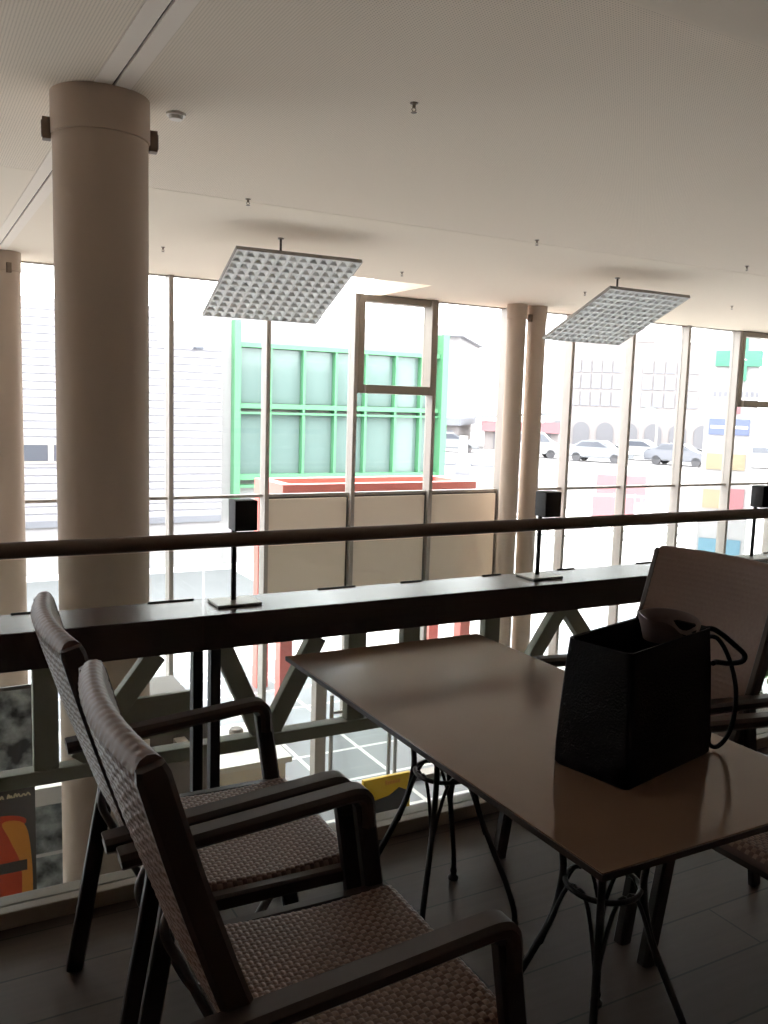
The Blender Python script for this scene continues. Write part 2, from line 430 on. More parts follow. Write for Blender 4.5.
# ------------------------------------------------------------------ ceiling fittings
def reflector(x, y, z, yaw, rod_label, label):
    t = thing('light_reflector', (x, y, z), label, 'reflector panel', group='tilted square reflectors under the ceiling')
    T = Matrix.Rotation(yaw, 4, 'Z') @ Matrix.Rotation(math.radians(-23.8), 4, 'X')
    n, s = 12, 1.17; c = s/n; b = NB()
    for i in range(n):
        for j in range(n):
            x0, y0 = -s/2+i*c, -s/2+j*c; g = .010; dz = .019
            o4 = [b.verts.new(p) for p in ((x0, y0, 0), (x0+c, y0, 0), (x0+c, y0+c, 0), (x0, y0+c, 0))]
            i4 = [b.verts.new(p) for p in ((x0+g, y0+g, 0), (x0+c-g, y0+g, 0), (x0+c-g, y0+c-g, 0), (x0+g, y0+c-g, 0))]
            q = c*.36
            t4 = [b.verts.new(p) for p in ((x0+q, y0+q, dz), (x0+c-q, y0+q, dz), (x0+c-q, y0+c-q, dz), (x0+q, y0+c-q, dz))]
            for k in range(4):
                b.faces.new((o4[k], o4[(k+1) % 4], i4[(k+1) % 4], i4[k]))
                b.faces.new((i4[k], i4[(k+1) % 4], t4[(k+1) % 4], t4[k]))
            b.faces.new(t4)
    bmesh.ops.remove_doubles(b, verts=b.verts, dist=1e-5)
    for v in b.verts: v.co = T @ v.co
    obj('grid_panel', b, M['reflector'], t, smooth=0, label='white panel with a grid of small square dimples')
    b = NB(); h = s/2; e = .006
    for a0, a1, b0, b1 in ((-h-e, h+e, -h-e, -h), (-h-e, h+e, h, h+e), (-h-e, -h, -h, h), (h, h+e, -h, h)): box(b, a0, a1, b0, b1, -.001, .032, 0, T)
    box(b, -h, h, -h, h, .030, .034, 0, T)
    obj('rim', b, M['rim'], t, smooth=0)
    obj('rod', cyl(NB(), (0, 0, .03), (0, 0, ZC-z), .011, n=16), M['frame'], t)
    obj('ceiling_plate', cyl(NB(), (0, 0, ZC-z-.012), (0, 0, ZC-z), .028, n=24), M['rim'], t)
reflector(3.165, 7.87, 2.528, math.radians(-2), '', 'tilted square dimpled reflector hanging left of the middle, over the green building')
reflector(7.20, 7.72, 2.54, math.radians(0), '', 'tilted square dimpled reflector hanging on the right, over the pair of slender columns')
slab = [(2.313, 4.004, 'sprinkler head on the ceiling nearest the camera, up in the middle'), (2.358, 6.533, 'sprinkler head on the ceiling just left of the left reflector rod'),
        (5.068, 6.49, 'sprinkler head on the ceiling between the two reflectors, nearer one'), (2.386, 9.088, 'sprinkler head on the ceiling close to the right side of the large column'),
        (5.088, 8.957, 'sprinkler head beside the bright opening in the ceiling'), (7.594, 6.288, 'sprinkler head at the right edge of the ceiling, above the right reflector'),
        (7.756, 8.893, 'sprinkler head just left of the right reflector rod'), (10.225, 8.665, 'sprinkler head right of the right reflector, near the glazing')]
for x, y, l in slab:
    t = thing('ceiling_sprinkler', (x, y, ZC), l, 'sprinkler', group='sprinkler heads on the ceiling'); t.scale = (.7, .7, .7)
    obj('escutcheon', lathe(NB(), [(.012, -.012), (.03, -.004), (.03, 0)], n=20), M['sprink'], t)
    b = lathe(NB(), [(.009, -.035), (.012, -.03), (.012, -.012)], n=14)
    for s in (-1, 1): sweep(b, [(s*.009, 0, -.033), (s*.018, 0, -.045), (s*.004, 0, -.062)], circ(.0035, 8))
    obj('body', b, M['sprink'], t)
    obj('deflector', lathe(NB(), [(.02, -.068), (.022, -.065), (.005, -.06)], n=18), M['sprink'], t)
t = thing('smoke_detector', (1.345, 4.86, ZC), 'flat round white smoke detector on the ceiling right of the large column', 'smoke detector')
obj('base', lathe(NB(), [(.05, -.012), (.052, -.003), (.052, 0)], n=32), M['white'], t)
obj('sensor', lathe(NB(), [(.018, -.034), (.034, -.03), (.038, -.012)], n=32), M['white'], t)

# ------------------------------------------------------------------ chairs
def weave(u, v, pu, pv):
    i, j = math.floor(u/pu), math.floor(v/pv); fu, fv = u/pu-i-.5, v/pv-j-.5
    if (i+j) % 2: return math.cos(PI*fu)*.6 + .4*math.sqrt(max(0, 1-(1.9*fv)**2))
    return math.cos(PI*fv)*.6*.8 + .4*math.sqrt(max(0, 1-(1.9*fu)**2)) - .12

STILE = [(-.02, .24), (-.085, .35), (-.155, .45), (-.21, .56), (-.25, .65), (-.308, .82), (-.342, .93), (-.366, 1.012)]
def stile_x(z):
    for (x0, z0), (x1, z1) in zip(STILE, STILE[1:]):
        if z <= z1: return x0+(x1-x0)*(z-z0)/(z1-z0)
    return STILE[-1][0]

def chair_seat():
    b = NB(); nx, ny = 215, 225; W = .235
    prof = []                                       # (x, z, weave amount) front to rear over the top
    rows = []
    for i in range(nx+1):
        s = i/nx
        x = .275 - s*.445
        z = .452 - .012*math.sin(PI*min(1, s*1.1)) 
        if s < .06: z -= .022*(1-s/.06)**2
        rows.append((x, z))
    grid = []
    for x, z in rows:
        r = []
        for j in range(ny+1):
            y = -W+2*W*j/ny
            edge = min(1, (W-abs(y))/.015)
            r.append(b.verts.new((x, y, z - .014*(1-edge)**2 + .004*weave(x+5, y+5, .0115, .0115))))
        grid.append(r)
    for i in range(nx):
        for j in range(ny):
            f = b.faces.new((grid[i][j], grid[i+1][j], grid[i+1][j+1], grid[i][j+1])); c = f.calc_center_median()
            f.material_index = (math.floor((c.x+5)/.0115)+math.floor((c.y+5)/.0115)) % 2
    # skirt and underside
    loop = [grid[0][j] for j in range(ny+1)] + [grid[i][ny] for i in range(1, nx+1)] + [grid[nx][j] for j in range(ny-1, -1, -1)] + [grid[i][0] for i in range(nx-1, 0, -1)]
    low = [b.verts.new((v.co.x*.985, v.co.y*.985, .412)) for v in loop]
    for k in range(len(loop)): b.faces.new((loop[k], loop[(k+1) % len(loop)], low[(k+1) % len(loop)], low[k]))
    b.faces.new(low)
    return b

def chair_back():
    b = NB(); W = .236; ny = 130; T = .021
    zs = []
    z = .50
    while z < .997: zs.append(z); z += .0032
    zs.append(1.000)
    cols = []
    for j in range(ny+1):
        y = -W+2*W*j/ny; c = 1-(y/W)**2
        bulge = -.024*c; dz = .004*c; zb = -.02*c
        col = []
        def pt(z, off, amp):
            k = (z-.50)/(1.000-.50)
            zz = z + dz*k + zb*(1-k)
            col.append((stile_x(z)+bulge*(.35+.65*k)+off, y, zz, amp))
        for z in zs: pt(z, T, 1)                     # front face upward
        for a in range(1, 12):                       # rolled top
            th = PI*a/12
            x = stile_x(1.000)+bulge+T*math.cos(th)
            col.append((x, y, 1.000+dz+.024*math.sin(th), .5))
        for z in reversed(zs): pt(z, -T, -1)
        cols.append(col)
    m = len(cols[0]); V = []
    for j, col in enumerate(cols):
        r = []
        for i, (x, y, z, amp) in enumerate(col):
            if abs(amp) == 1: x += amp*(.0036*weave(y+5, z+5, .017, .0095) if amp < 0 else .0026*weave(y+5, z+5, .0085, .017))
            else: z += .002*weave(y+5, i*.006, .021, .012)
            r.append(b.verts.new((x, y, z)))
        V.append(r)
    for j in range(ny):
        for i in range(m):
            f = b.faces.new((V[j][i], V[j+1][i], V[j+1][(i+1) % m], V[j][(i+1) % m])); c = f.calc_center_median()
            f.material_index = 0 if c.z > .985 else (0 if i < len(zs) else math.floor((c.z+5)/.0095) % 2)
    b.faces.new(V[0]); b.faces.new(V[-1][::-1])
    return b

def make_chair(label):
    t = thing('rattan_armchair', (0, 0, 0), label, 'chair', group='rattan armchairs around the table')
    obj('seat', chair_seat(), [M['wicker'], M['wicker_light']], t, smooth=60, label='woven brown seat')
    obj('backrest', chair_back(), [M['wicker'], M['wicker_light']], t, smooth=60, label='woven brown backrest with a rolled top edge')
    YS_ = .244
    for s in (-1, 1):
        y = s*YS_
        pts = smooth_path([(x, y, z) for x, z in STILE if z >= .35], 4)
        sc = [.95]*(len(pts)-1)+[.8]
        obj('back_frame', sweep(NB(), pts, rectp(.032, .050, .008), side=(0, 1, 0), scale=sc), M['frame'], t)
        ya = s*.271
        ap = [(-.308, .634), (-.302, .634), (-.291, .635), (-.05, .656), (.145, .674), (.19, .676), (.207, .668), (.215, .650), (.219, .60)]
        pts = smooth_path([(x, ya, z-.02) for x, z in ap], 5)
        sc = [.35+.65*min(1, k/9) for k in range(len(pts))]
        prof = rectp(.056, .032, .009)
        obj('armrest', sweep(NB(), pts, prof, side=(0, 1, 0), scale=sc), M['frame'], t)
        obj('leg', sweep(NB(), [(.210, ya, .63), (.252, ya, .35), (.314, ya, 0)], rectp(.034, .044, .006), side=(0, 1, 0)), M['legblack'], t, label='dark front leg')
        obj('leg', sweep(NB(), [(-.193, ya, .625), (-.212, ya, .5), (-.30, ya, 0)], rectp(.022, .042, .004), side=(0, 1, 0)), M['legblack'], t, label='dark sloping rear leg')
        pts = smooth_path([(-.205, s*.236, .55), (-.235, s*.228, .47), (-.20, s*.225, .385), (-.139, s*.225, .25), (-.105, s*.225, .21), (-.05, s*.228, .235), (.06, s*.232, .40)], 5)
        obj('brace', sweep(NB(), pts, circ(.010, 12)), M['tubegrey'], t, label='thin grey metal tube')
        obj('seat_rail', sweep(NB(), [(-.17, s*.250, .420), (.262, s*.252, .420)], rectp(.032, .036, .006), side=(0, 1, 0)), M['frame'], t)
    obj('seat_frame', box(NB(), .235, .268, -.235, .235, .392, .432, .006), M['frame'], t)
    return t
lab = ['rattan armchair nearest the camera, at the near left side of the table', 'rattan armchair just behind the nearest one, on the left side beside the balustrade',
       'rattan armchair behind the black bag, its woven back facing the camera', 'rattan armchair cut by the right edge, its dark front leg under the near table edge']
c0 = make_chair(lab[0])
c0.location = (.65, 1.36, 0)
c0.rotation_euler = (0, 0, math.radians(-1.5))
dup(c0, (.65, 1.975, 0), math.radians(-1.5), lab[1])
dup(c0, (2.052, 1.995, 0), PI+math.radians(4), lab[2])
dup(c0, (2.058, 1.328, 0), PI, lab[3])

# ------------------------------------------------------------------ table
TX0, TX1, TY0, TY1, TZ = .997, 1.69, 1.02, 2.385, .74
def table():
    t = thing('cafe_table', (1.343, 1.70, 0), 'rectangular brown laminate cafe table on two wrought iron pedestals', 'table')
    x, y = (TX1-TX0)/2, (TY1-TY0)/2
    b = box(NB(), -x, x, -y, y, TZ-.013, TZ, .002)
    obj('tabletop', b, M['table'], t, smooth=0)
    b = NB()
    e = .0025
    for a in ((-x-e, x+e, -y-e, -y), (-x-e, x+e, y, y+e), (-x-e, -x, -y, y), (x, x+e, -y, y)): box(b, *a, TZ-.014, TZ-.002)
    obj('edge_band', b, M['tedge'], t, smooth=0)
    for py in (-.33, .33):
        p = bpy.data.objects.new('pedestal', None); C.objects.link(p); p.parent = t; p.location = (0, py, 0); p.empty_display_size = .1
        rr, rz = .082, .455
        obj('ring', sweep(NB(), [(rr*math.cos(2*PI*i/32), rr*math.sin(2*PI*i/32), rz) for i in range(32)], circ(.0065, 10), closed=True), M['iron'], p)
        obj('top_plate', box(NB(), -.13, .13, -.13, .13, TZ-.021, TZ-.0135), M['iron'], p, smooth=0)
        for k in range(4):
            a = PI/4+k*PI/2; ca, sa = math.cos(a), math.sin(a)
            pr = [(.115, .722), (.108, .62), (.092, .52), (.088, .455), (.105, .36), (.15, .25), (.195, .15), (.222, .07), (.226, .02)]
            pts = smooth_path([(r*ca, r*sa, z) for r, z in pr], 5)
            b = sweep(NB(), pts, circ(.0085, 12))
            obj('leg', b, M['iron'], p)
            b = lathe(NB(), [(.008, 0), (.016, .004), (.017, .012), (.009, .02), (.009, .024), (.0115, .03), (.0115, .036), (.008, .043)], (.226*ca, .226*sa, 0), 16)
            obj('foot', b, M['iron'], p)
            for s in (-1, 1):                        # tulip arcs between ring and leg
                q = []
                for w in range(9):
                    f = w/8; an = a + s*(PI/4)*(1-f)**1.4; 
                    zz = rz + .0 - .17*f**1.5 + .035*math.sin(PI*f)
                    r_ = (rr-.008) + (.128-rr+.008)*f**2.2
                    q.append((r_*math.cos(an), r_*math.sin(an), zz))
                obj('arc', sweep(NB(), q, circ(.0052, 8)), M['iron'], p)
    return t
table()

# ------------------------------------------------------------------ bag
def bag():
    t = thing('tote_bag', (1.402, 1.362, TZ), 'black leather tote bag standing on the table', 'bag', rz=math.radians(12.7))
    W, D = .163, .094
    def ring(z, w, d, n=10, sag=0, lift=0):
        """rounded rectangle"""
        out = []
        c = .014
        cs = ((w-c, -d+c, -PI/2), (w-c, d-c, 0), (-w+c, d-c, PI/2), (-w+c, -d+c, PI))
        for cx, cy, a0 in cs:
            for k in range(5):
                a = a0+PI/2*k/4
                out.append((cx+c*math.cos(a), cy+c*math.sin(a), z))
            # subdivide the straight run
        return out
    b = NB()
    def tophgt(x): return .284 + .004*(x/W) 
    levels = [(.0, 1.0, .96), (.006, 1.03, 1.0), (.05, 1.03, 1.0), (.12, 1.01, .97), (.20, .99, .92), (1, .975, .84)]
    rings = []
    for z, kw, kd in levels:
        pts = ring(0, W*kw, D*kd)
        R = []
        for x, y, _ in pts:
            zz = z if z < .9 else tophgt(x)
            R.append(b.verts.new((x, y, zz)))
        rings.append(R)
    # inner lip
    pts = ring(0, W*.975-.006, D*.84-.006)
    rings.append([b.verts.new((x, y, tophgt(x)-.002)) for x, y, _ in pts])
    pts = ring(0, W*.96-.008, D*.7)
    rings.append([b.verts.new((x, y, .16)) for x, y, _ in pts])
    for A, B_ in zip(rings, rings[1:]):
        n = len(A)
        for k in range(n): b.faces.new((A[k], A[(k+1) % n], B_[(k+1) % n], B_[k]))
    b.faces.new(rings[0][::-1]); b.faces.new(rings[-1])
    body = obj('body', b, M['bag'], t, smooth=60)
    # slouched suede collar standing out of the opening
    b = NB(); N = 36; rs = []
    for f, dz in ((0, 0), (.4, .03), (.8, .055), (1, .066), (1, .064), (.8, .04), (.3, .0)):
        inner = len(rs) >= 4; R = []
        for k in range(N):
            a = 2*PI*k/N; ca, sa = math.cos(a), math.sin(a)
            rx, ry =  .060+.028*f-(.005 if inner else 0), .050+.012*f-(.005 if inner else 0)
            x = .088+rx*ca; y = -.012+ry*sa
            z = .260 + .66*dz*(1 + .25*sa - .55*max(0, -sa)**2*math.exp(-((ca+.1)/.45)**2) + .35*math.exp(-((ca+.85)/.3)**2))
            R.append(b.verts.new((x, y, z)))
        rs.append(R)
    for A, B_ in zip(rs, rs[1:]):
        for k in range(N): b.faces.new((A[k], A[(k+1) % N], B_[(k+1) % N], B_[k]))
    obj('lining_collar', b, M['lining'], t, smooth=70, label='dark brown suede collar folded open')
    strap = rectp(.014, .007, .002)
    rt = lambda dx, z: (.168+.0022*dx*.75, -.078-.0022*dx*.66, z)   # away from the front right corner
    p1 = smooth_path([(.130, -.05, .27), (.158, -.072, .284), rt(8, .272), rt(22, .248), rt(33, .226), rt(31, .210), rt(18, .205), rt(5, .207), (.160, -.086, .207)], 8)
    obj('handle', sweep(NB(), p1, circ(.0062, 10)), M['bag'], t)
    p2 = smooth_path([(.150, -.06, .262), rt(4, .262), rt(18, .215), rt(27, .15), rt(28, .09), rt(23, .038), rt(13, .010), rt(4, .016), (.163, -.088, .05)], 8)
    obj('handle', sweep(NB(), p2, circ(.0052, 10)), M['bag'], t)
    p3 = smooth_path([(-.05, -.045, .262), (-.035, -.055, .285), (0.0, -.06, .295), (.03, -.058, .28), (.042, -.05, .262)], 8)
    obj('tab', box(NB(), .0, .022, -.078, -.070, .215, .25, .002), M['lining'], t, smooth=0)
bag()

# ------------------------------------------------------------------ level below
def banner():
    t = thing('roll_up_banner', (.42, 7.3, ZL), 'tall printed banner with a red and orange picture on the level below, far left', 'banner')
    obj('sheet', box(NB(), -.45, .45, -.01, .01, .06, 2.39), M['slate'], t, smooth=0)
    obj('photo_print', box(NB(), -.43, .43, -.014, -.010, 1.66, 2.36), M['photo'], t, smooth=0)
    b = NB(); rnd = random.Random(3)
    for z, h_ in ((1.545, .05), (1.47, .035)):       # illegible handwriting
        x = -.40
        while x < .38:
            w = rnd.uniform(.03, .09)
            pts = smooth_path([(x, -.0125, z), (x+w*.25, -.0125, z+h_*rnd.uniform(.5, 1)), (x+w*.5, -.0125, z+.004), (x+w*.75, -.0125, z+h_*rnd.uniform(.3, .8)), (x+w, -.0125, z)], 4)
            sweep(b, pts, circ(.007, 6)); x += w+rnd.uniform(.008, .03)
    obj('script_line', b, M['cream'], t, label='pale handwritten lines')
    sil = smooth_path([(-.30, .1), (-.34, .7), (-.27, 1.05), (.0, 1.28), (.2, 1.33), (.38, 1.27), (.30, 1.12), (.36, .8), (.40, .3), (.38, .1)], 5)
    obj('red_shape', prism(NB(), [(p.x, p.y) for p in sil], -.014, -.010), M['redprint'], t, smooth=0)
    sil = smooth_path([(.29, .1), (.34, .8), (.26, 1.1), (.20, 1.27), (.36, 1.24), (.41, 1.0), (.42, .6), (.40, .1)], 5)
    obj('orange_shape', prism(NB(), [(p.x, p.y) for p in sil], -.017, -.014), M['orangeprint'], t, smooth=0)
    obj('dark_band', box(NB(), -.40, .38, -.019, -.0165, .84, .93), M['slate'], t, smooth=0)
    obj('base', box(NB(), -.48, .48, -.12, .12, 0, .06, .01), M['steel'], t)
banner()
t = thing('display_shelf', (1.06, 7.8, ZL), 'white topped display shelf with dark pictures on the level below, beside the tall banner', 'shelf')
obj('carcass', box(NB(), -.2, .2, -.06, .3, 0, 1.16), M['sash'], t, smooth=0)
obj('top', box(NB(), -.22, .22, -.09, .32, 1.16, 1.32, .005), M['countertop'], t, smooth=0, label='white top')
obj('picture', box(NB(), -.19, .19, -.07, -.06, .72, 1.15), M['photo'], t, smooth=0)
obj('picture', box(NB(), -.19, .19, -.07, -.06, .36, .69), M['photo'], t, smooth=0)
obj('strip', box(NB(), -.2, .2, -.075, -.06, .69, .72), M['countertop'], t, smooth=0)
obj('plinth', box(NB(), -.2, .2, -.075, -.06, .0, .33), M['roofgrey'], t, smooth=0)
t = thing('counter', (2.0, 7.0, ZL), 'grey counter on the level below, right of the large column', 'counter')
obj('body', box(NB(), -.42, .22, 0, 1.2, 0, 1.98), M['counter'], t, smooth=0)
obj('worktop', box(NB(), -.45, .25, -.03, 1.23, 1.98, 2.02, .004), M['counter'], t, smooth=0)
t = thing('paper_dispenser', (1.96, 6.93, ZL+1.75), 'small white box fixed to the front of the grey counter below', 'dispenser')
obj('housing', box(NB(), -.04, .06, -.10, .068, 0, .13, .01), M['white'], t)
obj('slot', box(NB(), -.02, .04, -.104, -.098, .085, .1), M['joint'], t, smooth=0)
t = thing('service_desk', (2.95, 8.6, ZL), 'bright white topped desk on the level below', 'desk')
obj('body', box(NB(), -.5, .45, -.5, .5, 0, 1.0), M['white'], t, smooth=0)
obj('worktop', box(NB(), -.56, .5, -.56, .56, 1.0, 1.06, .005), M['countertop'], t, smooth=0)
tag(obj('canister', lathe(NB(), [(.07, 0), (.075, .01), (.075, .17), (.06, .19)], (3.02, 8.55, ZL+1.06), 24), M['counter']), 'small grey canister on the white desk below', 'canister')
# low glass gate of the entrance
t = thing('glass_gate', (0, 9.1, ZL), 'waist high glass gate with metal posts on the tiled floor below', 'gate')
obj('post', box(NB(), 4.16, 4.30, -.07, .07, 0, 1.6, .006), M['alu'], t, smooth=0, label='wide pale post')
for x, h_ in ((4.40, 1.25), (5.20, 1.1), (5.29, 1.1)):
    obj('post', cyl(NB(), (x, 0, 0), (x, 0, h_), .025, n=16), M['steel'], t)
for a, c in ((4.425, 5.175),):
    obj('pane', box(NB(), a, c, -.006, .006, .12, 1.0), M['bglass'], t, smooth=0)
    obj('rail', sweep(NB(), [(a, 0, 1.03), (c, 0, 1.03)], circ(.02, 12)), M['steel'], t)
obj('kerb', box(NB(), 4.0, 7.5, -.09, .09, 0, .06, .005), M['steel'], t, smooth=0)
t = thing('display_board', (3.70, 6.5, ZL), 'yellow framed notice board standing on the level below, seen under the table', 'notice board')
obj('board', box(NB(), -.24, .24, -.02, .02, .3, 1.42, .006), M['yellow'], t, smooth=0)
obj('print', prism(NB(), [(-.20, .4), (.20, .4), (.20, 1.26), (.12, 1.30), (.02, 1.24), (-.12, 1.22), (-.20, 1.16)], -.026, -.020), M['slate'], t, smooth=0)
b = NB()
for k in range(6): box(b, -.02+.026*k, -.004+.026*k, -.024, -.020, 1.345, 1.345+(.03 if k else .042))
obj('lettering', b, M['orangeprint'], t, smooth=0)
b = NB()
for s in (-1, 1): box(b, s*.2-.03, s*.2+.03, -.18, .18, 0, .03); box(b, s*.2-.02, s*.2+.02, -.02, .02, .03, .32)
obj('stand', b, M['steel'], t, smooth=0)
t = thing('planter', (11.3, 8.6, ZL), 'leafy plant in a white box on the level below, behind the far rattan chair', 'plant')
obj('pot', box(NB(), -.42, .42, -.3, .3, 0, .42, .02), M['countertop'], t)
b = NB(); rnd = random.Random(5)
for k in range(900):
    a, e = rnd.uniform(0, 2*PI), rnd.uniform(-.6, 1.5); r = rnd.uniform(.2, .62)
    c = Vector((r*math.cos(a)*math.cos(e)*.9, r*math.sin(a)*math.cos(e)*.7, .95+r*math.sin(e)))
    d = Vector((rnd.uniform(-1, 1), rnd.uniform(-1, 1), rnd.uniform(-.6, 1))).normalized(); n_ = d.orthogonal().normalized()*.03
    b.faces.new([b.verts.new(c), b.verts.new(c+d*.05+n_), b.verts.new(c+d*.12), b.verts.new(c+d*.05-n_)])
obj('foliage', b, M['leaf'], t, smooth=0)
b = NB()
for k in range(7): sweep(b, [(rnd.uniform(-.2, .2), rnd.uniform(-.15, .15), .36), (rnd.uniform(-.35, .35), rnd.uniform(-.25, .25), 1.1)], circ(.012, 6))
obj('stem', b, M['counter'], t)

# ------------------------------------------------------------------ outside
tag(obj('ground', box(NB(), -60, 160, FY+.1, 200, ZL-.25, ZL-.01), M['asphalt'], smooth=0), 'pale paved ground outside the glazing', 'ground', kind='structure')
tag(obj('road', box(NB(), -40, 8.0, 16.5, 23.2, ZL-.2, ZL), M['road'], smooth=0), 'grey asphalt lane in front of the white clad building', 'road', kind='structure')
AZ = math.atan2(.74, .67)                           # direction towards the car park
def away(d, lat, z): return (d*math.cos(AZ)+lat*math.sin(AZ), d*math.sin(AZ)-lat*math.cos(AZ), z)
RZ = AZ - PI/2                                      # rotation of things that face the hall from the car park
ZP = -1.95
T = Matrix.Translation(away(44, 0, 0)) @ Matrix.Rotation(RZ, 4, 'Z')
tag(obj('parking_terrace', box(NB(), -40, 90, 0, 120, ZL-.2, ZP, 0, T), M['terrace'], smooth=0), 'raised pale car park terrace outside', 'terrace', kind='structure')

# white clad building on the left
t = thing('clad_building', (0, 24, ZL), 'white building with horizontal cladding outside, left of the green framed one', 'building')
def cladding(x0, x1, z0, z1):
    b = NB(); p = .20; z = z0; prof = []
    while z < z1-1e-4:
        prof += [(0, z), (-.035, z+.015), (-.035, z+p*.75), (0, z+p*.92)]; z += p
    A = [b.verts.new((x0, y, zz)) for y, zz in prof]; B_ = [b.verts.new((x1, y, zz)) for y, zz in prof]
    for i in range(len(prof)-1): b.faces.new((A[i], B_[i], B_[i+1], A[i+1]))
    return b
b = NB(); box(b, -14, 6.15, .02, 14, 0, 7.1); box(b, 6.15, 7.98, .02, 14, 0, 6.34)
obj('block', b, M['render'], t, smooth=0)
obj('cladding', cladding(-14, 6.15, 1.4, 6.9), M['siding'], t, smooth=0)
obj('cladding', cladding(6.15, 7.94, 1.4, 6.2), M['siding'], t, smooth=0)
w = obj('window', box(NB(), 2.6, 4.2, -.08, 0, 2.92, 3.46), M['alu'], t, smooth=0)
b = NB()
for a, c in ((2.66, 3.32), (3.46, 4.14)): box(b, a, c, -.09, -.08, 2.98, 3.40)
obj('pane', b, M['carglass'], w, smooth=0)
b = NB(); box(b, -14, 7.94, -.06, .05, 1.25, 1.42)
obj('base_trim', b, M['roofgrey'], t, smooth=0)
lm = obj('wall_lamp', sweep(NB(), [(7.16, -.04, 6.02), (7.16, -.25, 6.06)], circ(.03, 8)), M['steel'], t)
obj('lamp_head', box(NB(), 7.04, 7.28, -.5, -.22, 6.0, 6.08, .02), M['carglass'], lm)

# green framed building
t = thing('green_framed_building', (0, 24, ZL), 'white building with green window frames and pale green glass outside', 'building')
obj('block', box(NB(), 8.0, 15.25, .1, 12, 0, 7.2), M['render'], t, smooth=0)
GX = [8.32, 9.36, 10.40, 11.43, 12.44, 13.48, 14.40, 15.10]
obj('frame_end', box(NB(), 8.26, 8.44, -.2, .12, 1.2, 6.9), M['green'], t, smooth=0)
obj('frame_end', box(NB(), 15.05, 15.27, -.3, 1.5, 1.2, 6.9), M['green'], t, smooth=0)
for i in range(1, 7):
    obj('frame_bar', box(NB(), GX[i]-.035, GX[i]+.035, -.14, .1, 2.4, 6.3), M['green'], t, smooth=0)
for z0, z1 in ((6.17, 6.30), (4.46, 4.60), (4.30, 4.36), (2.42, 2.58), (2.2, 2.28)):
    obj('frame_rail', box(NB(), 8.46, 15.05, -.15, .1, z0, z1), M['green'], t, smooth=0)
for i in range(7):
    b = NB(); a, c = GX[i]+.05, GX[i+1]-.05
    box(b, a, c, .06, .1, 2.58, 4.30); obj('pane', b, M['greenglass'], t, smooth=0)
    b = NB(); box(b, a, c, .06, .1, 4.62, 6.15); obj('pane', b, M['greenglass'], t, smooth=0)

# red portal in front of the entrance
t = thing('red_portal', (0, 12.2, ZL), 'red steel portal frame outside the glazing, above the cream panels', 'portal')
PX0, PX1, PD = 5.0, 8.5, 1.2
for x in (PX0, PX1-.2):
    for y in (0, PD-.2): obj('leg', box(NB(), x, x+.2, y, y+.2, 0, 3.22), M['red'], t, smooth=0)
obj('front_beam', box(NB(), PX0, PX1, 0, .2, 3.22, 3.45), M['red'], t, smooth=0)
obj('rear_beam', box(NB(), PX0, PX1, PD-.2, PD, 3.22, 3.45), M['red'], t, smooth=0)
for x in (PX0, PX1-.2): obj('side_beam', box(NB(), x, x+.2, .2, PD-.2, 3.22, 3.45), M['red'], t, smooth=0)
obj('roof_board', box(NB(), PX0+.2, PX1-.2, .2, PD-.2, 3.22, 3.27), M['tan'], t, smooth=0, label='tan board inside the frame')

# cars
def car(loc, rz, paint, label, van=False):
    t = thing('parked_car', loc, label, 'car', rz, group='cars parked outside')
    if van: body = [(-2.2, .3), (-2.25, 1.0), (-2.1, 1.75), (.9, 1.8), (1.5, 1.15), (2.15, 1.0), (2.25, .6), (2.2, .3)]; roof = [(-2.0, 1.1), (-1.9, 1.66), (.8, 1.70), (1.3, 1.15)]
    else: body = [(-2.15, .3), (-2.2, .75), (-2.05, .95), (-1.55, 1.02), (-1.0, 1.42), (.25, 1.45), (1.0, 1.0), (1.95, .85), (2.15, .65), (2.15, .3)]; roof = [(-1.4, 1.03), (-.92, 1.36), (.2, 1.38), (.85, 1.02)]
    b = prism(NB(), body, -.85, .85)
    bmesh.ops.bevel(b, geom=[e for e in b.edges if abs(e.verts[0].co.y-e.verts[1].co.y) < 1e-4], offset=.08, segments=2, affect='EDGES')
    obj('body', b, M[paint], t)
    obj('side_window', prism(NB(), roof, -.858, -.80), M['carglass'], t, smooth=0)
    obj('side_window', prism(NB(), roof, .80, .858), M['carglass'], t, smooth=0)
    for x in (-1.3, 1.35):
        for y in (-.74, .74): obj('wheel', sweep(NB(), [(x, y-.11, .31), (x, y+.11, .31)], circ(.31, 20)), M['tyre'], t)
for d, lat, rz, p, l, v in ((63, -4.4, .25, 'car_white', 'white van parked outside, seen just right of the slender columns', True),
    (61, .4, -.35, 'car_silver', 'silver car parked outside in the middle of the front row', False), (65.5, 3.4, -.3, 'car_white', 'white car parked outside behind the right end of the silver one', False),
    (61, 5.6, -.45, 'car_grey', 'dark grey car parked outside in front of the arched building', False), (62, 10.6, .1, 'car_white', 'white car parked outside beyond the dark grey one, left of the sign tower', False),
    (66, -10.6, .2, 'car_silver', 'silver car parked outside left of the slender columns', False)):
    car(away(d, lat, ZP), RZ+rz, p, l, v)

